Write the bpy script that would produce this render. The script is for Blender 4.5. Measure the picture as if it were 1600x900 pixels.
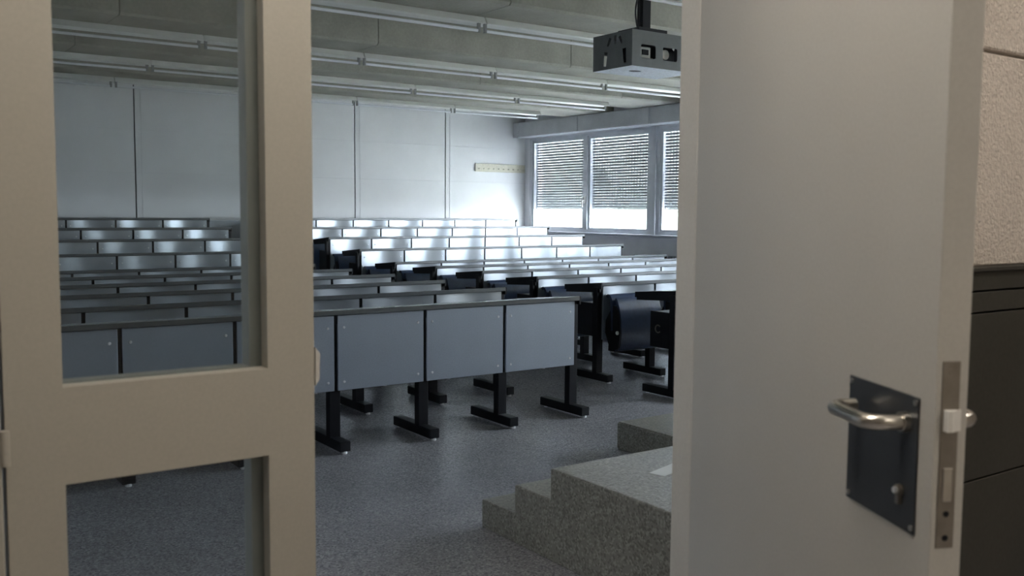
import bpy, bmesh, math, random
from mathutils import Vector, Matrix

random.seed(7)
S = bpy.context.scene
COL = S.collection
for o in list(bpy.data.objects):
    bpy.data.objects.remove(o)

# ------------------------------------------------------------------ camera
EYE = 1.37
YAW, PITCH, ROLL = math.radians(35.048), math.radians(4.6011), math.radians(0.4248)
F = Vector((math.sin(YAW)*math.cos(PITCH), math.cos(YAW)*math.cos(PITCH), -math.sin(PITCH)))
R0 = Vector((math.cos(YAW), -math.sin(YAW), 0))
U0 = R0.cross(F)
R = math.cos(ROLL)*R0 + math.sin(ROLL)*U0
U = -math.sin(ROLL)*R0 + math.cos(ROLL)*U0
cd = bpy.data.cameras.new('camera')
cd.sensor_fit = 'HORIZONTAL'; cd.sensor_width = 36.0
cd.lens = 1494.62/1600*36.0
cd.clip_start = 0.02; cd.clip_end = 300
cd.dof.use_dof = True; cd.dof.focus_distance = 7.5; cd.dof.aperture_fstop = 6.3
cam = bpy.data.objects.new('camera', cd); COL.objects.link(cam)
M = Matrix((R, U, -F)).transposed().to_4x4(); M.translation = Vector((0, 0, EYE))
cam.matrix_world = M
S.camera = cam

# ------------------------------------------------------------------ world, light, exposure
SKY = 26.0
w = bpy.data.worlds.new('overcast_sky'); S.world = w; w.use_nodes = True
bg = w.node_tree.nodes['Background']
bg.inputs['Color'].default_value = (0.82, 0.905, 1.0, 1)
bg.inputs['Strength'].default_value = SKY
CORRIDOR_LAMP = 7.0
S.view_settings.view_transform = 'Standard'
S.view_settings.look = 'None'
S.view_settings.exposure = 1.12
S.view_settings.gamma = 1.0
S.view_settings.use_curve_mapping = False

# ------------------------------------------------------------------ room numbers
YD = 1.67            # corridor face of the door wall
WT = 0.14            # its thickness
XW = 10.0            # window plane
XLW = -1.0           # left wall
YB = 13.86           # back wall
ZC = 3.40            # slab above the beams
ZB = 2.90            # beam undersides
XL, XR = 4.017, 4.985
Y1, DY, DX = 4.977, 0.871, 0.5804
NB = 7
RISE = {7: .111, 8: .226, 9: .336, 10: .444}
rowy = lambda r: Y1+(r-1)*DY
rowz = lambda r: RISE.get(r, 0.0)

# ------------------------------------------------------------------ materials
def mat(name, col, rough=.5, metal=0, spec=.5, noise=None, bump=None, coat=0, aniso=0):
    m = bpy.data.materials.new(name); m.use_nodes = True
    nt = m.node_tree; b = nt.nodes['Principled BSDF']
    b.inputs['Base Color'].default_value = (*col, 1)
    b.inputs['Roughness'].default_value = rough
    b.inputs['Metallic'].default_value = metal
    b.inputs['Specular IOR Level'].default_value = spec
    if coat: b.inputs['Coat Weight'].default_value = coat; b.inputs['Coat Roughness'].default_value = .2
    if noise or bump:
        tc = nt.nodes.new('ShaderNodeTexCoord')
    if noise:                                # (scale, detail, amount) or list of these
        prev = None
        for sc, det, amt in (noise if isinstance(noise, list) else [noise]):
            n = nt.nodes.new('ShaderNodeTexNoise'); n.inputs['Scale'].default_value = sc; n.inputs['Detail'].default_value = det
            nt.links.new(tc.outputs['Object'], n.inputs['Vector'])
            r = nt.nodes.new('ShaderNodeMapRange')
            r.inputs['From Min'].default_value = .3; r.inputs['From Max'].default_value = .7
            r.inputs['To Min'].default_value = 1-amt; r.inputs['To Max'].default_value = 1+amt
            nt.links.new(n.outputs['Fac'], r.inputs['Value'])
            x = nt.nodes.new('ShaderNodeMix'); x.data_type = 'RGBA'; x.blend_type = 'MULTIPLY'
            x.inputs['Factor'].default_value = 1
            if prev is None: x.inputs[6].default_value = (*col, 1)
            else: nt.links.new(prev, x.inputs[6])
            nt.links.new(r.outputs['Result'], x.inputs[7]); prev = x.outputs[2]
        nt.links.new(prev, b.inputs['Base Color'])
    if bump:
        sc, st, dist = bump
        n2 = nt.nodes.new('ShaderNodeTexNoise'); n2.inputs['Scale'].default_value = sc; n2.inputs['Detail'].default_value = 3
        nt.links.new(tc.outputs['Object'], n2.inputs['Vector'])
        bn = nt.nodes.new('ShaderNodeBump'); bn.inputs['Strength'].default_value = st; bn.inputs['Distance'].default_value = dist
        nt.links.new(n2.outputs['Fac'], bn.inputs['Height']); nt.links.new(bn.outputs['Normal'], b.inputs['Normal'])
    return m

def glass(name, tint, refl):
    m = bpy.data.materials.new(name); m.use_nodes = True; nt = m.node_tree
    nt.nodes.remove(nt.nodes['Principled BSDF'])
    t = nt.nodes.new('ShaderNodeBsdfTransparent'); t.inputs['Color'].default_value = (*tint, 1)
    g = nt.nodes.new('ShaderNodeBsdfGlossy'); g.inputs['Roughness'].default_value = .02
    lw = nt.nodes.new('ShaderNodeLayerWeight'); lw.inputs['Blend'].default_value = .5
    pw = nt.nodes.new('ShaderNodeMath'); pw.operation = 'POWER'; pw.inputs[1].default_value = 4.5
    nt.links.new(lw.outputs['Facing'], pw.inputs[0])
    fr = nt.nodes.new('ShaderNodeMath'); fr.operation = 'MULTIPLY_ADD'; fr.inputs[1].default_value = .8; fr.inputs[2].default_value = refl
    nt.links.new(pw.outputs[0], fr.inputs[0])
    mx = nt.nodes.new('ShaderNodeMixShader')
    nt.links.new(fr.outputs[0], mx.inputs[0]); nt.links.new(t.outputs[0], mx.inputs[1]); nt.links.new(g.outputs[0], mx.inputs[2])
    nt.links.new(mx.outputs[0], nt.nodes['Material Output'].inputs['Surface'])
    return m

def speckle(name, base, dark, light, scale, rough, bump=0.0):
    """terrazzo-like speckle"""
    m = bpy.data.materials.new(name); m.use_nodes = True; nt = m.node_tree; b = nt.nodes['Principled BSDF']
    tc = nt.nodes.new('ShaderNodeTexCoord')
    v = nt.nodes.new('ShaderNodeTexVoronoi'); v.inputs['Scale'].default_value = scale
    nt.links.new(tc.outputs['Object'], v.inputs['Vector'])
    sp = nt.nodes.new('ShaderNodeSeparateColor'); nt.links.new(v.outputs['Color'], sp.inputs[0])
    cr = nt.nodes.new('ShaderNodeValToRGB'); cr.color_ramp.interpolation = 'CONSTANT'
    e = cr.color_ramp.elements
    e[0].position = 0; e[0].color = (*dark, 1)
    e[1].position = .22; e[1].color = (*base, 1)
    k = e.new(.80); k.color = (*light, 1)
    nt.links.new(sp.outputs[0], cr.inputs[0])
    n = nt.nodes.new('ShaderNodeTexNoise'); n.inputs['Scale'].default_value = 1.6; n.inputs['Detail'].default_value = 5
    nt.links.new(tc.outputs['Object'], n.inputs['Vector'])
    r = nt.nodes.new('ShaderNodeMapRange'); r.inputs['From Min'].default_value = .3; r.inputs['From Max'].default_value = .7
    r.inputs['To Min'].default_value = .85; r.inputs['To Max'].default_value = 1.12
    nt.links.new(n.outputs['Fac'], r.inputs['Value'])
    x = nt.nodes.new('ShaderNodeMix'); x.data_type = 'RGBA'; x.blend_type = 'MULTIPLY'; x.inputs['Factor'].default_value = 1
    nt.links.new(cr.outputs[0], x.inputs[6]); nt.links.new(r.outputs['Result'], x.inputs[7])
    nt.links.new(x.outputs[2], b.inputs['Base Color'])
    b.inputs['Roughness'].default_value = rough
    if bump:
        bn = nt.nodes.new('ShaderNodeBump'); bn.inputs['Strength'].default_value = bump; bn.inputs['Distance'].default_value = .003
        nt.links.new(v.outputs['Distance'], bn.inputs['Height']); nt.links.new(bn.outputs['Normal'], b.inputs['Normal'])
    return m

def emit(name, col, st):
    m = bpy.data.materials.new(name); m.use_nodes = True; b = m.node_tree.nodes['Principled BSDF']
    b.inputs['Base Color'].default_value = (*col, 1)
    b.inputs['Emission Color'].default_value = (*col, 1); b.inputs['Emission Strength'].default_value = st
    return m

MT = dict(
    floor=speckle('floor_lino', (.355, .35, .375), (.24, .235, .26), (.49, .485, .51), 140, .27),
    stone=speckle('podium_stone', (.265, .255, .222), (.18, .173, .15), (.37, .355, .315), 125, .32, .2),
    backwall=mat('white_board', (.80, .80, .80), .55, noise=(2.5, 4, .03)),
    seam=mat('dark_seam', (.10, .10, .11), .8, noise=(9, 2, .1)),
    concrete=mat('ceiling_concrete', (.37, .36, .305), .85, noise=[(3, 5, .12), (40, 3, .06)], bump=(60, .4, .004)),
    slab=mat('slab_concrete', (.30, .295, .26), .9, noise=(4, 4, .1)),
    sidewall=mat('side_wall_plaster', (.80, .81, .84), .8, noise=(3, 4, .05), bump=(50, .2, .003)),
    header=mat('header_concrete', (.60, .61, .63), .8, noise=[(5, 4, .06), (50, 3, .05)], bump=(60, .3, .003)),
    corridor=mat('rough_plaster', (.66, .59, .53), .9, noise=[(4, 3, .04), (90, 4, .10)], bump=(75, 1.0, .012)),
    corrplain=mat('corridor_plaster', (.60, .56, .50), .9, noise=(3, 3, .04)),
    wainscot=mat('dark_stained_wood', (.050, .047, .040), .55, noise=[(2, 4, .15), (60, 3, .1)]),
    paint=mat('beige_door_paint', (.445, .42, .365), .42, noise=[(2.2, 3, .03), (160, 2, .03)], bump=(240, .06, .001)),  # beige door paint, the left leaf's dimmer light put into the colour
    paint_light=mat('pale_door_paint', (.60, .58, .54), .42, noise=[(2.2, 3, .03), (160, 2, .03)], bump=(240, .06, .001)),  # same door paint, lightened to carry the right leaf's brighter light
    bead=mat('grey_glazing_bead', (.42, .42, .40), .5, noise=(8, 3, .04)),
    paneglass=glass('door_glass', (.80, .82, .82), .022),
    winglass=glass('window_glass', (.97, .98, .98), .02),
    panel=mat('grey_laminate', (.385, .44, .525), .34, metal=.35, spec=.5, noise=[(3, 3, .04), (120, 2, .05)]),
    shell=mat('glossy_grey_laminate', (.49, .535, .58), .30, metal=.55, spec=.6, noise=(4, 3, .04)),
    edge=mat('dark_desk_edge', (.11, .12, .125), .28, spec=.8, noise=(20, 3, .08)),
    top=mat('desk_laminate', (.34, .38, .42), .26, spec=.7, noise=(6, 3, .05)),
    black=mat('black_steel', (.008, .009, .013), .42, spec=.3, noise=(15, 3, .15)),
    steel=mat('brushed_steel', (.62, .59, .54), .28, metal=1, noise=(30, 3, .08)),
    screw=mat('bright_screw', (.88, .90, .93), .3, metal=.3, noise=(30, 2, .05)),
    blue=mat('dark_blue_vinyl', (.020, .040, .095), .30, spec=.8, noise=[(9, 4, .3), (60, 3, .15)], bump=(25, .25, .004)),
    alu=mat('window_aluminium', (.60, .62, .66), .4, metal=.3, noise=(8, 3, .05)),
    shutter=mat('shutter_slat', (.35, .375, .41), .55, noise=(14, 3, .05)),
    rail=mat('dark_shutter_rail', (.10, .105, .12), .5, noise=(9, 3, .1)),
    sill=mat('grey_sill', (.40, .42, .47), .45, noise=(7, 3, .05)),
    cream=mat('cream_rail', (.66, .63, .50), .5, noise=[(10, 3, .05), (45, 3, .12)]),
    lampwhite=mat('white_enamel', (.80, .80, .76), .32, spec=.6, noise=(6, 3, .03)),
    tube=mat('milky_tube', (.86, .87, .90), .12, spec=.8, noise=(10, 2, .02)),
    holder=mat('grey_lamp_holder', (.30, .30, .29), .5, noise=(20, 2, .1)),
    cage=mat('grey_cage_paint', (.155, .165, .165), .45, noise=(20, 3, .06)),
    mesh=mat('pale_perforated_plate', (.50, .55, .66), .4, noise=[(70, 1, .18), (9, 3, .05)], bump=(90, .5, .003)),
    plate=mat('anthracite_plate', (.040, .044, .050), .33, spec=.6, noise=(12, 4, .12)),
    lockplate=mat('dull_lock_metal', (.30, .27, .235), .42, metal=.7, noise=(40, 3, .1)),
    bolt=mat('pale_bolt', (.86, .84, .80), .35, noise=(30, 2, .04)),
    paper=mat('white_paper', (.85, .87, .86), .7, noise=(10, 2, .02)),
    ground=mat('pale_paving', (.50, .50, .47), .9, noise=(2, 4, .1)),
    leaf=mat('tree_foliage', (.11, .118, .10), .7, noise=[(1.5, 4, .4), (8, 3, .3)]),
    bark=mat('tree_bark', (.12, .09, .07), .9, noise=(6, 4, .2)),
    lampemit=emit('corridor_diffuser', (1.0, .92, .81), CORRIDOR_LAMP),
)

# ------------------------------------------------------------------ helpers
class MB:
    def __init__(s): s.bm = bmesh.new()
    def box(s, x0, x1, y0, y1, z0, z1, bev=0):
        g = bmesh.ops.create_cube(s.bm, size=1)
        vs = g['verts']
        bmesh.ops.transform(s.bm, verts=vs, matrix=Matrix.Translation(((x0+x1)/2, (y0+y1)/2, (z0+z1)/2)) @ Matrix.Diagonal((x1-x0, y1-y0, z1-z0, 1)))
        if bev:
            es = list({e for v in vs for e in v.link_edges})
            bmesh.ops.bevel(s.bm, geom=es, offset=bev, segments=1, affect='EDGES', profile=.5)
        return s
    def cyl(s, p, q, r, n=12, r2=None):
        p, q = Vector(p), Vector(q); d = q-p
        g = bmesh.ops.create_cone(s.bm, cap_ends=True, cap_tris=False, segments=n, radius1=r, radius2=r if r2 is None else r2, depth=d.length)
        bmesh.ops.transform(s.bm, verts=g['verts'], matrix=Matrix.Translation((p+q)/2) @ d.to_track_quat('Z', 'Y').to_matrix().to_4x4())
        return s
    def prism(s, pts, axis, a, b):
        """pts polygon in the two other axes (in x,y,z order), extruded along axis from a to b"""
        def mk(u, v, t):
            return {'x': (t, u, v), 'y': (u, t, v), 'z': (u, v, t)}[axis]
        A = [s.bm.verts.new(mk(u, v, a)) for u, v in pts]; B = [s.bm.verts.new(mk(u, v, b)) for u, v in pts]
        n = len(pts)
        s.bm.faces.new(A); s.bm.faces.new(B[::-1])
        for i in range(n): s.bm.faces.new((A[i], B[i], B[(i+1) % n], A[(i+1) % n]))
        return s
    def tube(s, path, r, n=10):
        path = [Vector(p) for p in path]; rings = []
        ref = None
        for i, p in enumerate(path):
            d = (path[min(i+1, len(path)-1)]-path[max(i-1, 0)]).normalized()
            if ref is None:
                ref = d.orthogonal().normalized()
            ref = (ref-d*ref.dot(d)).normalized(); b2 = d.cross(ref)
            rings.append([s.bm.verts.new(p+r*(math.cos(2*math.pi*k/n)*ref+math.sin(2*math.pi*k/n)*b2)) for k in range(n)])
        for a, b in zip(rings, rings[1:]):
            for k in range(n): s.bm.faces.new((a[k], a[(k+1) % n], b[(k+1) % n], b[k]))
        s.bm.faces.new(rings[0][::-1]); s.bm.faces.new(rings[-1])
        return s
    def mesh(s, name, m, smooth=False):
        bmesh.ops.recalc_face_normals(s.bm, faces=s.bm.faces)
        me = bpy.data.meshes.new(name); s.bm.to_mesh(me); s.bm.free(); me.materials.append(m)
        if smooth:
            me.polygons.foreach_set('use_smooth', [True]*len(me.polygons)); me.set_sharp_from_angle(angle=math.radians(40))
        return me
    def build(s, name, m, parent=None, smooth=False, loc=(0, 0, 0)):
        return link(name, s.mesh(name, m, smooth), parent, loc)

def link(name, me, parent=None, loc=(0, 0, 0)):
    o = bpy.data.objects.new(name, me); COL.objects.link(o); o.location = loc; o.parent = parent
    return o
def tag(o, label, cat, group=None):
    o['label'] = label; o['category'] = cat
    if group: o['group'] = group
    return o
def thing(name, label, cat, loc=(0, 0, 0), rz=0, group=None):
    o = link(name, None, None, loc); o.rotation_euler = (0, 0, rz)
    return tag(o, label, cat, group)
def struct(o):
    o['kind'] = 'structure'; return o
def sroot(name, loc=(0, 0, 0), rz=0):
    o = link(name, None, None, loc); o.rotation_euler = (0, 0, rz); return struct(o)
ORD = ['', 'front', 'second', 'third', 'fourth', 'fifth', 'sixth', 'seventh', 'eighth', 'ninth', 'last']

def holed(outer, holes, t, axis, pos, name, m, parent):
    """flat sheet with holes; outline in the two other axes"""
    bm = bmesh.new(); es = []
    for loop in [outer]+holes:
        vs = [bm.verts.new({'x': (pos, u, v), 'y': (u, pos, v), 'z': (u, v, pos)}[axis]) for u, v in loop]
        es += [bm.edges.new((vs[i], vs[(i+1) % len(vs)])) for i in range(len(vs))]
    bmesh.ops.triangle_fill(bm, use_beauty=True, use_dissolve=False, edges=es)
    g = bmesh.ops.extrude_face_region(bm, geom=list(bm.faces))
    d = {'x': Vector((t, 0, 0)), 'y': Vector((0, t, 0)), 'z': Vector((0, 0, t))}[axis]
    bmesh.ops.translate(bm, verts=[v for v in g['geom'] if isinstance(v, bmesh.types.BMVert)], vec=d)
    mb = MB(); mb.bm.free(); mb.bm = bm
    return mb.build(name, m, parent)

# ================================================================== STRUCTURE
# floor of the room and of the corridor
fl = struct(MB().box(XLW, XW+.2, YD, YB+.2, -.15, 0).build('floor', MT['floor']))
for k, r in enumerate((7, 8, 9, 10)):
    y0 = rowy(r)-.14; y1 = rowy(r+1)-.14 if r < 10 else YB
    t = MB().box(XLW, XW, y0, y1, 0, rowz(r)).build('floor_tier', MT['floor']); struct(t)
struct(MB().box(-3, 6.5, -1.6, YD, -.15, 0).build('floor_corridor', MT['floor']))

# back wall: substrate plus separate boards with dark vertical seams
wb = struct(MB().box(XLW-.2, XW+.2, YB+.02, YB+.22, -.1, ZC+.2).build('wall_back', MT['seam']))
xs = [XLW, .04, 1.70, 3.365, 5.01, 6.68, 8.34, XW]
zs = [.0, .62, 1.24, 1.86, 2.45, 3.04, ZC]
for i in range(len(xs)-1):
    for j in range(len(zs)-1):
        MB().box(xs[i]+.010, xs[i+1]-.010, YB, YB+.025, zs[j]+.0006, zs[j+1]-.0006).build('board', MT['backwall'], wb)
# thin cover strip beside each seam
for x in xs[1:-1]:
    MB().box(x+.085, x+.10, YB-.004, YB+.001, .45, ZC).build('cover_strip', MT['backwall'], wb)

# left wall of the room
struct(MB().box(XLW-.2, XLW, YD, YB+.02, -.1, ZC+.2).build('wall_left', MT['sidewall']))
# slab over everything
struct(MB().box(XLW-.2, XW+.2, YD, YB+.22, ZC, ZC+.2).build('ceiling', MT['slab']))

# ceiling beams running across the room, in precast segments
LAMPY = [12.02, 10.41, 8.65, 6.50, 4.85, 3.2]
for k, ly in enumerate(LAMPY):
    b = sroot('ceiling_beam', (0, 0, 0))
    edges = [XLW, 1.88, 4.16, 6.44, 8.72, XW]
    for a, c in zip(edges, edges[1:]):
        y0 = ly-.53; y1 = ly+.37
        MB().prism([(y0, ZC), (y0, ZB+.02), (y0+.02, ZB), (y1-.02, ZB), (y1, ZB+.02), (y1, ZC)], 'x', a+.005, c-.005).build('beam_segment', MT['concrete'], b)

# window wall -------------------------------------------------------
wr = struct(MB().box(XW-.02, XW+.25, YD, YB+.02, -.1, .98).build('wall_right', MT['sidewall']))
MB().box(XW-.02, XW+.25, YD, YB+.02, 2.62, ZC).build('upper_wall', MT['sidewall'], wr)
MB().box(XW-.02, XW+.25, 13.70, YB+.02, .98, 2.62).build('pier', MT['sidewall'], wr)
MB().box(XW-.02, XW+.25, YD, 2.32, .98, 2.62).build('pier', MT['sidewall'], wr)
hd = sroot('trim_1')
he = [YB, 13.72, 12.075, 10.41, 8.75, 7.09, 5.43, 3.77, YD+WT]
MB().box(9.72, XW-.02, 13.72, YB, 2.645, ZB).build('header_segment', MT['header'], hd)
for a, c in zip(he[1:], he[2:]):
    MB().box(9.72, XW-.02, c+.005, a-.005, 2.645, ZB, .01).build('header_segment', MT['header'], hd)
# sill along all windows
sl = struct(MB().box(9.88, XW+.06, YD+WT, YB, .985, 1.03, .006).build('trim_2', MT['sill']))

ZW0, ZW1, ZS = 1.05, 2.60, 1.43          # opening bottom, top, shutter lower edge
slat_me = {}
def shutter_slat(width):
    key = round(width, 2)
    if key not in slat_me:
        mb = MB(); h = .040
        mb.prism([(0, 0), (.009, .004), (.012, h/2), (.009, h-.004), (0, h)], 'y', 0, width)
        n = int(width/.062)
        for i in range(n):
            y = (i+.5)*width/n
            v = [mb.bm.verts.new((.004, y+dy, z)) for dy, z in ((-.012, h-.002), (.012, h-.002), (.012, h+.022), (-.012, h+.022))]
            mb.bm.faces.new(v)
        slat_me[key] = mb.mesh('slat', MT['shutter'])
    return slat_me[key]

def window(n, y0, y1, raised=False):
    """two panes between y0 (front) and y1 (back); shutters outside"""
    wn = sroot('window_%d' % n)
    ym = (y0+y1)/2
    fr = MB()
    fr.box(XW-.03, XW+.05, y0, y0+.07, ZW0-.02, ZW1+.03).box(XW-.03, XW+.05, y1-.07, y1, ZW0-.02, ZW1+.03)
    fr.box(XW-.028, XW+.048, y0+.07, y1-.07, ZW0-.02, ZW0+.03).box(XW-.028, XW+.048, y0+.07, y1-.07, ZW1-.01, ZW1+.03)
    fr.build('outer_frame', MT['alu'], wn)
    MB().box(XW-.045, XW+.05, ym-.05, ym+.05, ZW0+.03, ZW1-.01, .004).build('mullion', MT['alu'], wn)
    for a, c in ((y0+.07, ym-.05), (ym+.05, y1-.07)):
        sash = MB()
        sash.box(XW-.015, XW+.03, a, a+.045, ZW0+.03, ZW1-.01).box(XW-.015, XW+.03, c-.045, c, ZW0+.03, ZW1-.01)
        sash.box(XW-.014, XW+.029, a+.045, c-.045, ZW0+.03, ZW0+.06).box(XW-.014, XW+.029, a+.045, c-.045, ZW1-.05, ZW1-.01)
        sa = sash.build('sash', MT['alu'], wn)
        MB().box(XW+.006, XW+.010, a+.045, c-.045, ZW0+.06, ZW1-.05).build('pane', MT['winglass'], sa)
        # guide rails and slats of the roller shutter outside the glass
        sh = MB().box(XW+.031, XW+.09, a-.06, a+.012, ZW0, ZW1+.02).box(XW+.031, XW+.09, c-.012, c+.06, ZW0, ZW1+.02).build('shutter_rail', MT['rail'], wn)
        me = shutter_slat(c-a-.028)
        z = ZS; k = 0
        MB().box(XW+.062, XW+.085, a+.014, c-.014, (ZW1-.08 if raised else ZS)-.02, (ZW1-.08 if raised else ZS)-.002).build('bottom_slat', MT['shutter'], sh)
        if raised: z = ZW1-.08
        while z < ZW1+.01:
            link('slat', me, sh, (XW+.068, a+.014, z))
            t = min(1, (z-ZS)/(ZW1-ZS)); z += .0426+.0046*t; k += 1
    # lever handle on the mullion
    hdl = MB().box(XW-.065, XW-.045, ym-.02, ym+.02, 1.50, 1.61, .004).cyl((XW-.06, ym, 1.55), (XW-.10, ym, 1.55), .009).box(XW-.11, XW-.09, ym-.011, ym+.011, 1.44, 1.565, .004)
    hdl.build('handle', MT['bolt'], wn)
yy = 13.70; n = 1
while yy > 3.0:
    y0 = max(yy-3.11, 2.32)
    window(n, y0, yy, n >= 4); n += 1
    p = struct(MB().box(XW-.06, XW+.2, y0-.10, y0+.0, .985, 2.645).build('trim_%d' % (n+1), MT['alu']))
    yy = y0-.10
    if yy-2.32 < 1.5: break
if yy > 2.34: MB().box(XW-.02, XW+.25, 2.32, yy, .98, 2.62).build('pier', MT['sidewall'], wr)
# daylight portals: sampling guides for the sky through the window band
for k in range(4):
    ld = bpy.data.lights.new('window_daylight', 'AREA'); ld.shape = 'RECTANGLE'; ld.size = 3.0; ld.size_y = 1.62
    ld.cycles.is_portal = True
    lo = bpy.data.objects.new('window_daylight', ld); COL.objects.link(lo)
    lo.location = (XW+.17, 13.70-1.55-k*3.21, 1.83); lo.rotation_euler = (math.radians(90), 0, math.radians(90))

# ground outside
struct(MB().box(XW+.25, 80, -40, 70, -1.2, -1.0).build('ground', MT['ground']))

# front wall (door wall) ---------------------------------------------
OX0, OX1, OZ = .10, 1.86, 2.14          # rough opening
wf = struct(MB().box(OX1, XW+.25, YD, YD+WT, -.1, ZC+.2).build('wall_front', MT['corrplain']))
MB().box(XLW-2, OX0, YD, YD+WT, -.1, ZC+.2).build('wall_piece', MT['corrplain'], wf)
MB().box(OX0, OX1, YD, YD+WT, OZ, ZC+.2).build('wall_piece', MT['corrplain'], wf)
# rough plastered precast facing on the corridor side, with one joint in view
FY = YD-.03
for z0, z1 in ((1.205, 1.876), (1.888, 2.75)):
    for x0, x1 in ((1.95, 3.9), (3.91, 6.4), (-2.95, .005)):
        MB().box(x0, x1, FY, YD, z0, z1, .006).build('facing_slab', MT['corridor'], wf)
# dark panelling below
wc = sroot('trim_20')
for z0, z1, d in ((.02, .512, .0), (.518, 1.055, .0), (1.061, 1.124, .0), (1.130, 1.190, .0)):
    for x0, x1 in ((1.95, 4.2), (4.206, 6.4), (-2.95, .005)):
        MB().box(x0, x1, FY-.02-d, YD, z0, z1, .002).build('panel_board', MT['wainscot'], wc)
for x0, x1 in ((1.95, 6.4), (-2.95, .005)):
    MB().box(x0, x1, FY-.035, YD, 1.190, 1.205, .003).build('cap_rail', MT['wainscot'], wc)
# corridor shell
cw = struct(MB().box(-3.2, 6.7, -1.8, -1.6, -.1, 2.95).build('wall_corridor', MT['corrplain']))
MB().box(-3.2, -3, -1.6, YD, -.1, 2.95).build('wall_piece', MT['corrplain'], cw)
MB().box(6.5, 6.7, -1.6, YD, -.1, 2.95).build('wall_piece', MT['corrplain'], cw)
struct(MB().box(-3, 6.5, -1.6, YD, 2.75, 2.95).build('ceiling_corridor', MT['corrplain']))

# ================================================================== DOORS
# steel frame around the opening
df = sroot('trim_21')
JX = 1.7105                             # reveal of the right jamb
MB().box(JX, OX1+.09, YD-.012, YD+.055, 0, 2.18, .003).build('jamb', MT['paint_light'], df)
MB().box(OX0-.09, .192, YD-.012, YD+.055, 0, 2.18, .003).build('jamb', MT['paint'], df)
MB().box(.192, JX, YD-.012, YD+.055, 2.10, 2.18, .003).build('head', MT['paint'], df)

# left leaf, closed, with two glazed openings
d1 = sroot('door_1')
x0, x1, g0, g1 = .199, .7185, .2845, .6285
LT = .06
lf = MB()
zr = [(.01, .20), (.919, 1.080), (1.93, 2.09)]
for a, c in ((x0, g0), (g1, x1)):
    lf.box(a, c, YD, YD+LT, .01, 2.09)
for a, c in zr:
    lf.box(g0, g1, YD, YD+LT, a, c)
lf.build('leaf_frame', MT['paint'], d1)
for a, c in ((.20, .919), (1.080, 1.93)):
    MB().box(g0+.002, g1-.002, YD+.026, YD+.031, a+.002, c-.002).build('pane', MT['paneglass'], d1)
    bd = MB()
    e = .022
    bd.box(g0, g0+.004, YD+.033, YD+LT+.012, a, c).box(g1-e, g1, YD+.033, YD+LT+.012, a, c)
    bd.box(g0+.004, g1-e, YD+.033, YD+LT+.012, a-.001, a+.002).box(g0+.004, g1-e, YD+.033, YD+LT+.012, c-.008, c)
    bd.build('glazing_bead', MT['bead'], d1)
for z in (.965, .28, 1.80):
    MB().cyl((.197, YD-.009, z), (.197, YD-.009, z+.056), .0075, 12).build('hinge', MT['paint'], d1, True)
# strike lip on the meeting edge
sp = MB().box(x1-.001, x1+.004, YD+.006, YD+.03, 1.025, 1.125, .002)
sp.prism([(x1+.002, 1.040), (x1+.010, 1.052), (x1+.011, 1.10), (x1+.002, 1.112)], 'y', YD-.003, YD+.012)
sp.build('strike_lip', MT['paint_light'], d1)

# right leaf, standing open towards the corridor
TH = math.radians(26.5)
d2 = sroot('door_2', (1.022*1.69, 1.69, 0), math.radians(-116.5))
LW, LT2 = 1.052, .0495
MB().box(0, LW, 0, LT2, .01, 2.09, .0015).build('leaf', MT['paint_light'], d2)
# dark cover plate with corner screws
pl = MB().box(.814, 1.0155, -.003, 0, .8985, 1.1035, .001).build('cover_plate', MT['plate'], d2)
for sx in (.822, 1.008):
    for sz in (.908, 1.095):
        MB().cyl((sx, -.0045, sz), (sx, -.003, sz), .0045, 10).build('plate_screw', MT['steel'], pl, True)
po = MB().box(.814, 1.0155, LT2, LT2+.003, .8985, 1.1035, .001).build('cover_plate', MT['plate'], d2)

def lever(sgn, y0):
    y = lambda d: y0+sgn*d
    path = [(.985, y(.0), 1.062), (.985, y(.030), 1.062)]
    for k in range(1, 7):
        a = k/6*math.pi/2; path.append((.985-.028*(1-math.cos(a)), y(.030+.028*math.sin(a)), 1.062))
    path += [(.93, y(.058), 1.062), (.885, y(.058), 1.062)]
    for k in range(1, 7):
        a = k/6*math.pi/2; path.append((.885-.026*math.sin(a), y(.058-.026*(1-math.cos(a))), 1.062))
    path.append((.859, y(.014), 1.062))
    h = MB().tube(path, .0118, 14).build('lever_handle', MT['steel'], d2, True)
    MB().cyl((.985, y(0), 1.062), (.985, y(.010), 1.062), .0155, 20).build('collar', MT['steel'], h, True)
lever(-1, -.003); lever(1, LT2+.003)
# lock cylinder
ck = MB().cyl((.977, -.003, .957), (.977, -.010, .957), .0085, 16).prism([(.9725, .936), (.9815, .936), (.9815, .955), (.9725, .955)], 'y', -.009, -.003)
cyl = ck.build('lock_cylinder', MT['lockplate'], d2, True)
MB().cyl((.977, -.010, .957), (.977, -.014, .957), .005, 12).build('key_plug', MT['screw'], cyl, True)
# forend in the leaf edge
fe = MB().box(LW, LW+.0015, .0085, .0358, .893, 1.163, .0005).build('lock_forend', MT['lockplate'], d2)
lb = MB().prism([(LW-.002, .012), (LW+.014, .012), (LW+.014, .019), (LW+.003, .0385), (LW-.002, .0385)], 'z', 1.064, 1.094)
lb.build('latch_bolt', MT['bolt'], fe)
MB().box(LW+.001, LW+.003, .0150, .0295, .961, 1.010, .001).build('dead_bolt', MT['steel'], fe)
for z in (1.148, .943, .908):
    MB().cyl((LW+.001, .0222, z), (LW+.0026, .0222, z), .0045, 10).build('forend_screw', MT['black' if z < 1 else 'lockplate'], fe, True)
for z in (.25, 1.0, 1.78):
    MB().cyl((-.004, LT2+.006, z), (-.004, LT2+.006, z+.09), .008, 12).build('hinge', MT['paint_light'], d2, True)

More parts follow.
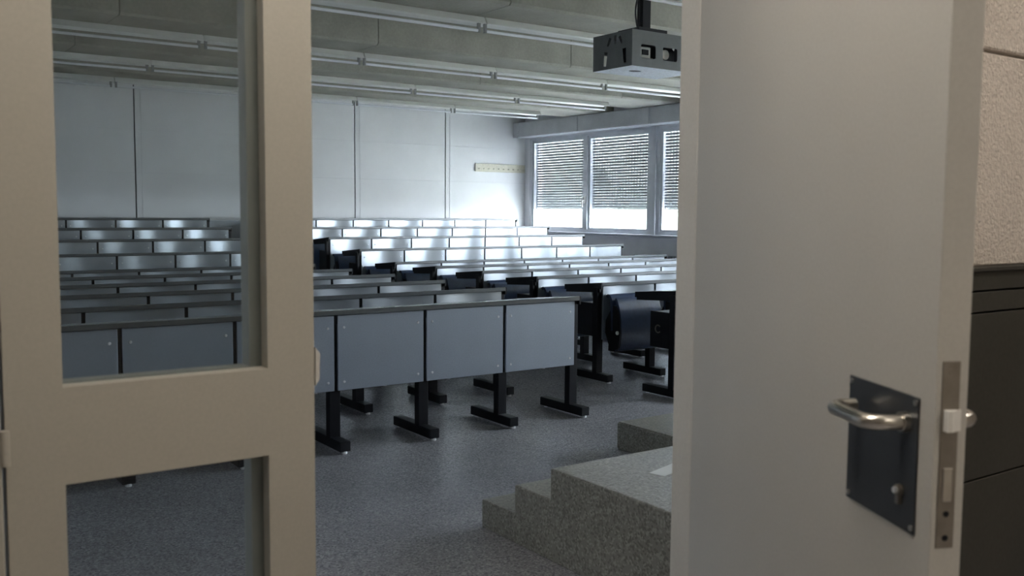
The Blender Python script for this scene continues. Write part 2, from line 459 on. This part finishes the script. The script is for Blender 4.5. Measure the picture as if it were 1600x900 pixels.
# ================================================================== PODIUM STEPS
XS = 2.233
yf = YD+WT+.004
prof = [(yf, 0), (3.40, 0), (3.40, .123), (3.154, .123), (3.154, .246), (2.913, .246), (2.913, .370), (yf, .370)]
ps = MB().prism(prof, 'x', XS, 3.42)
bmesh.ops.subdivide_edges(ps.bm, edges=[e for e in ps.bm.edges if abs((e.verts[0].co-e.verts[1].co).x) < .001 and abs(e.verts[0].co.y-e.verts[1].co.y) > .2 and e.verts[0].co.z > .3], cuts=14)
for v in ps.bm.verts:                                           # worn, chipped arrises
    if abs(v.co.x-XS) < .001 and v.co.z > .3 and not any(abs(v.co.y-c) < .002 for c in (3.40, 3.154, 2.913, yf)):
        v.co.x += random.random()**3*.009
o = ps.build('podium_steps', MT['stone'])
tag(o, 'speckled stone steps climbing to a platform beside the doorway', 'steps')
bv = o.modifiers.new('worn_edge', 'BEVEL'); bv.width = .006; bv.segments = 2; bv.limit_method = 'ANGLE'
o = MB().box(3.626, 8.6, yf+.02, 4.11, 0, .163, .012).build('low_platform', MT['stone'])
tag(o, 'low speckled stone platform behind the steps, nearer the front desks', 'platform')
pp = MB().box(-.09, .09, -.035, .035, 0, .0012).build('paper_sheet', MT['paper'], None, False, (2.60, 2.638, .3703)); pp.rotation_euler = (0, 0, .28)
tag(pp, 'small white sheet of paper lying on top of the stone steps', 'paper')

# ================================================================== DESK ROWS
PW, PG = DX, .023
def panel_mesh(flat):
    w = PW-PG
    mb = MB()
    if flat:
        mb.box(0, w, 0, .018, .341, .772, .002)
        return mb.mesh('panel', MT['panel'])
    n = 20; t = .014
    A = []
    for i in range(n+1):
        u = i/n; y = .030*math.sin(math.pi*u)**2
        A.append([mb.bm.verts.new((u*w, y+dy, z)) for dy, z in ((0, .341), (0, .772), (t, .772), (t, .341))])
    for a, b in zip(A, A[1:]):
        for k in range(4): mb.bm.faces.new((a[k], a[(k+1) % 4], b[(k+1) % 4], b[k]))
    mb.bm.faces.new(A[0]); mb.bm.faces.new(A[-1][::-1])
    return mb.mesh('panel', MT['shell'], True)
PANEL_FLAT, PANEL_SHELL = panel_mesh(True), panel_mesh(False)
def screw_into(mb, x, z):
    mb.cyl((x, 0, z), (x, -.004, z), .0085, 8, .006)
SCREW = (lambda mb: (screw_into(mb, 0, 0), mb.mesh('screw_head', MT['screw'], True))[1])(MB())
mb = MB()
for sx in (.038, PW-PG-.038):
    for sz in (.39, .702): screw_into(mb, sx, sz)
SCREWS4 = mb.mesh('screw_heads', MT['screw'], True)
POST = MB().box(-.033, .033, .020, .075, .055, .765, .003).mesh('post', MT['black'])
FOOT = MB().box(-.033, .033, -.115, .35, .012, .070, .004).mesh('foot', MT['black'])
GLIDE = MB().cyl((.0, 0, 0), (.0, 0, .014), .016, 10).mesh('levelling_glide', MT['screw'], True)
ARM = MB().prism([(.010, .724), (.445, .700), (.445, .737), (.010, .777)], 'x', -.016, .016).mesh('desk_arm', MT['black'])
SIDE = MB().box(-.008, .008, .10, .30, .36, .63, .004).mesh('shelf_end', MT['black'])
LROW = NB*DX
TOP = MB().prism([(-.006, .780), (-.006, .802), (.45, .760), (.45, .738)], 'x', -.012, LROW+.012).mesh('desk_top', MT['top'])
EDGE = MB().box(-.018, LROW+.018, -.020, -.006, .776, .804, .003).mesh('front_edge', MT['edge'])
CAPM = MB().prism([(-.020, .752), (-.020, .803), (.455, .762), (.455, .720)], 'x', -.024, -.012).mesh('end_cap', MT['black'])
SHELF = MB().box(.01, LROW-.01, .11, .30, .612, .624).mesh('shelf', MT['black'])
tor = MB(); tor.tube([(-.012, .21+.028*math.cos(a), .50+.028*math.sin(a)) for a in [k*math.pi/8 for k in range(-6, 7)]], .005, 6)
HOOK = tor.mesh('hook', MT['lockplate'], True)

def desk_row(side, r):
    nm = {'left': 'left-hand', 'right': 'window-side'}[side]
    label = {1: 'front desk row of the %s block with grey panels on black legs' % nm,
             10: 'last desk row of the %s block, against the white back wall' % nm}.get(
        r, '%s desk row from the front in the %s block of grey desks' % (ORD[r], nm))
    x0 = XL-LROW if side == 'left' else XR
    t = thing('desk_row', label, 'desk row', (x0, rowy(r), rowz(r)), 0, 'fixed lecture desk rows')
    for i in range(NB):
        p = link('panel', PANEL_FLAT if r == 1 and side == 'left' else PANEL_SHELL, t, (i*DX+PG/2, 0, 0))
        if r <= 2:
            for sx in (.038, PW-PG-.038):
                for sz in (.39, .702): link('screw_head', SCREW, p, (sx, 0, sz))
        else:
            link('screw_heads', SCREWS4, p)
    for i in range(NB+1):
        p = link('post', POST, t, (i*DX, 0, 0))
        link('foot', FOOT, p); link('levelling_glide', GLIDE, p, (0, -.10, 0)); link('levelling_glide', GLIDE, p, (0, .32, 0))
        link('desk_arm', ARM, p)
    link('desk_top', TOP, t); link('front_edge', EDGE, t)
    link('end_cap', CAPM, t)
    c = link('end_cap', CAPM, t, (LROW, 0, 0)); c.location.x = LROW+.036
    s = link('shelf', SHELF, t)
    for x in (0, LROW):
        e = link('shelf_end', SIDE, s, (x, 0, 0))
    if r == 1 and side == 'right': link('hook', HOOK, s)
    return t
for r in range(1, 11):
    desk_row('left', r); desk_row('right', r)

# ================================================================== FOLDING SEATS
def shell_profile(pts, th):
    """closed outline around a centre line"""
    P = [Vector((a, b)) for a, b in pts]; L = []; Rr = []
    for i, p in enumerate(P):
        d = (P[min(i+1, len(P)-1)]-P[max(i-1, 0)]).normalized(); nrm = Vector((-d.y, d.x))*th/2
        L.append(tuple(p+nrm)); Rr.append(tuple(p-nrm))
    return L+Rr[::-1]
def smooth_pts(pts, n=5):
    out = []
    for i in range(len(pts)-1):
        p0 = pts[max(i-1, 0)]; p1 = pts[i]; p2 = pts[i+1]; p3 = pts[min(i+2, len(pts)-1)]
        for k in range(n):
            t = k/n
            out.append(tuple(.5*((2*p1[j])+(-p0[j]+p2[j])*t+(2*p0[j]-5*p1[j]+4*p2[j]-p3[j])*t*t+(-p0[j]+3*p1[j]-3*p2[j]+p3[j])*t**3) for j in (0, 1)))
    out.append(pts[-1]); return out
BACK = MB().prism(shell_profile(smooth_pts([(-.085, .42), (-.082, .55), (-.078, .64), (-.062, .685), (-.034, .70), (-.015, .69)]), .022), 'x', .035, .515).mesh('backrest', MT['blue'], True)
PANM = MB().prism(shell_profile(smooth_pts([(-.105, .268), (-.135, .285), (-.165, .36), (-.168, .46), (-.150, .57), (-.118, .655), (-.100, .675)]), .030), 'x', .053, .497).mesh('seat_pan', MT['blue'], True)
BRK = MB().prism([(-.178, .31), (-.165, .285), (-.13, .272), (-.05, .30), (-.004, .40), (-.01, .50), (-.075, .60), (-.10, .625), (-.125, .62), (-.15, .585), (-.176, .50), (-.184, .40)], 'x', 0, .014).mesh('side_bracket', MT['black'])
PIV = MB().cyl((-.008, -.155, .41), (.0, -.155, .41), .016, 14).mesh('pivot', MT['screw'], True)
for r in range(1, 10):
    for b in ((0, 1) if r <= 4 else (0,)):
        where = 'at the aisle end' if b == 0 else 'second in from the aisle'
        lab = 'dark blue folding seat %s behind the %s window-side desk row' % (where, ORD[r])
        t = thing('folding_seat', lab, 'seat', (XR+b*DX, rowy(r+1), rowz(r)), 0, 'folding seats along the aisle')
        link('backrest', BACK, t)
        link('seat_pan', PANM, t)
        for x in (.036, .500):
            k = link('side_bracket', BRK, t, (x, 0, 0))
            pv = link('pivot', PIV, k, (0 if x < .1 else .022, 0, 0))

# grey board behind the last row
o = struct(MB().box(-.05, 9.08, YB-.03, YB, .46, 1.205, .006).build('trim_22', MT['shell']))

# ================================================================== LUMINAIRES
def lum_meshes():
    L = 1.54
    hs = MB().prism([(-.045, 2.898), (.045, 2.898), (.075, 2.846), (.068, 2.842), (.03, 2.856), (-.03, 2.856), (-.068, 2.842), (-.075, 2.846)], 'x', 0, L).mesh('reflector', MT['lampwhite'])
    tb = MB().cyl((.03, 0, 2.798), (L-.03, 0, 2.798), .0125, 12).mesh('tube', MT['tube'], True)
    ho = MB().box(-.011, .011, -.014, .014, 2.784, 2.858, .002).mesh('lamp_holder', MT['holder'])
    return hs, tb, ho, L
HS, TB, HO, LL = lum_meshes()
RO = ['row nearest the back wall', 'second row from the back wall', 'third row from the back wall', 'fourth row from the back wall', 'row nearest the projector']
FX = ['first', 'second', 'third', 'fourth', 'fifth', 'sixth']
for k, ly in enumerate(LAMPY[:5]):
    for j in range(6):
        xa = 8.92-1.555*(j+1)
        t = thing('batten_light', 'unlit fluorescent batten, %s from the windows in the %s' % (FX[j], RO[k]), 'lamp', (xa, ly, 0), 0, 'fluorescent battens under the beams')
        link('reflector', HS, t); link('tube', TB, t)
        link('lamp_holder', HO, t, (.022, 0, 0)); link('lamp_holder', HO, t, (LL-.022, 0, 0))

# ================================================================== PROJECTOR CAGE
pr = thing('projector_cage', 'grey slotted steel projector cage hanging from ceiling pole', 'projector', (4.32, 4.80, 0))
CW, CDp, z0, z1 = .60, .40, 2.335, 2.572
def rr(cx, cz, w, h, r=.012):
    out = []
    for sx, sz, a0 in ((1, 1, 0), (-1, 1, 90), (-1, -1, 180), (1, -1, 270)):
        for k in range(3):
            a = math.radians(a0+45*k); out.append((cx+sx*(w/2-r)+r*math.cos(a), cz+sz*(h/2-r)+r*math.sin(a)))
    return out
def slot(cx, cz, L, wd, ang):
    out = []
    for dx, dz in ((-wd*.42, -L/2), (wd*.42, -L/2), (wd*.6, L/2), (-wd*.6, L/2)):
        a = math.radians(ang); out.append((cx+dx*math.cos(a)-dz*math.sin(a), cz+dx*math.sin(a)+dz*math.cos(a)))
    return out
fh = [rr(.145, 2.437, .135, .088), rr(.345, 2.437, .135, .088), rr(.50, 2.437, .10, .088)]
holed([(0, z0), (CW, z0), (CW, z1), (0, z1)], fh, .003, 'y', 0, 'front_plate', MT['cage'], pr)
sh = [slot(.27, 2.405, .095, .030, 6), slot(.075, 2.405, .105, .030, -6), slot(.235, 2.515, .060, .022, 28), slot(.170, 2.525, .058, .022, 0), slot(.115, 2.517, .058, .022, -28)]
holed([(.003, z0), (CDp, z0), (CDp, z1), (.003, z1)], sh, .003, 'x', 0, 'side_plate', MT['cage'], pr)
holed([(.003, z0), (CDp, z0), (CDp, z1), (.003, z1)], sh, .003, 'x', CW-.003, 'side_plate', MT['cage'], pr)
holed([(.003, .003), (CW-.003, .003), (CW-.003, CDp-.003), (.003, CDp-.003)], [[(.20+.05*math.cos(a), .19+.035*math.sin(a)) for a in [k*math.pi/8 for k in range(16)]]], .003, 'z', z0, 'bottom_plate', MT['mesh'], pr)
MB().box(.003, CW-.003, .003, CDp-.003, z1-.004, z1-.001).build('top_plate', MT['cage'], pr)
MB().box(.003, CW-.003, CDp-.003, CDp, z0+.12, z1-.004).build('back_plate', MT['cage'], pr)
MB().cyl((.20, .19, z0+.004), (.20, .19, z0+.012), .055, 16).build('vent_cap', MT['black'], pr)  # black disc over the hole, painting the shade inside the cage
body = MB().box(.09, .50, .11, .33, 2.385, 2.50, .012).build('projector_body', MT['black'], pr)
MB().cyl((.36, .11, 2.445), (.36, .06, 2.445), .034, 20).build('lens', MT['steel'], body, True)
MB().box(.10, .20, .035, .11, 2.395, 2.475, .006).build('connector_block', MT['lampwhite'], body)
MB().box(.115, .175, .028, .036, 2.42, 2.455, .002).build('socket', MT['black'], body)
MB().cyl((.075, .05, 2.398), (.225, .05, 2.398), .010, 12).build('locking_bar', MT['steel'], pr, True)
MB().box(.222, .297, .145, .205, z1, 2.90, .003).build('pole', MT['black'], pr)
MB().box(.06, .32, .004, .215, z1, z1+.022, .002).build('flange', MT['black'], pr)
cb = MB()
cpts = smooth_pts([(0, 0), (-.03, -.07), (-.045, -.16), (-.03, -.25), (.0, -.30)], 6)
cb.tube([(.205+a, .15, 2.885+b) for a, b in cpts], .006, 8)
cb.tube([(.205-a*.2, .16, 2.885+b) for a, b in cpts], .005, 8)
cb.build('cable', MT['black'], pr, True)

# ================================================================== SMALL THINGS ON THE WALLS
cr = thing('coat_rail', 'cream wall rail with a row of small pegs beside the windows', 'coat rail', (8.925, YB, 2.04))
MB().box(0, 1.045, -.022, 0, 0, .138, .004).build('backboard', MT['cream'], cr)
PEG = MB().cyl((0, -.022, .05), (0, -.06, .058), .007, 8).mesh('peg', MT['cream'], True)
for i in range(10): link('peg', PEG, cr, (.06+i*.103, 0, 0))

rd = thing('radiator', 'grey finned radiator under the windows by the right wall', 'radiator', (9.80, 9.2, .12))
MB().box(0, .14, 0, 1.6, .0, .56, .006).build('casing', MT['sill'], rd)
FIN = MB().box(.005, .135, -.008, .008, .56, .61).mesh('fin', MT['sill'])
for i in range(26): link('fin', FIN, rd, (0, .03+i*.0615, 0))
for y in (.2, 1.4): MB().box(.03, .11, y-.02, y+.02, -.12, .0).build('leg', MT['sill'], rd)

# ================================================================== CORRIDOR LAMP
def corridor_lamp(x, y, lab):
    t = thing('ceiling_lamp', lab, 'lamp', (x, y, 2.75), 0, 'corridor ceiling lamps')
    MB().box(-.62, .62, -.16, .16, -.05, 0, .004).build('housing', MT['lampwhite'], t)
    MB().box(-.60, .60, -.14, .14, -.065, -.05, .004).build('diffuser', MT['lampemit'], t)
corridor_lamp(.65, 1.05, 'lit corridor ceiling lamp in front of the double door')
corridor_lamp(1.5, -.95, 'lit corridor ceiling lamp near the wall opposite the double door')  # unseen fill, added to brighten the leaf edge, left leaf and right wall
corridor_lamp(3.3, .45, 'lit corridor ceiling lamp in front of the dark wall panelling')

# ================================================================== TREES OUTSIDE THE WINDOWS
def tree(x, y, rad, zc, lab, seed):
    rnd = random.Random(seed)
    t = thing('tree', lab, 'tree', (x, y, -1.0), 0, 'trees outside the windows')
    MB().cyl((0, 0, 0), (.1, .05, zc+1), .20, 10, .10).build('trunk', MT['bark'], t, True)
    bm = bmesh.new()
    for k in range(22):
        a = rnd.random()*6.283; e = rnd.uniform(-.75, .95); q = rad*rnd.uniform(.35, .62)
        c = Vector((math.cos(a)*math.sqrt(1-e*e), math.sin(a)*math.sqrt(1-e*e), e))*(rad-q)
        g = bmesh.ops.create_icosphere(bm, subdivisions=3, radius=q)
        for v in g['verts']:
            v.co *= 1+rnd.uniform(-.10, .10); v.co += c+Vector((0, 0, zc+1))
    mb = MB(); mb.bm.free(); mb.bm = bm
    mb.build('crown', MT['leaf'], t)
tree(14.5, 19.3, 2.15, 1.3, 'small bushy tree seen through the shutter nearest the back wall', 1)
tree(22.3, 23.2, 2.9, 2.0, 'bushy tree seen through the second and third shutters from the back wall', 2)
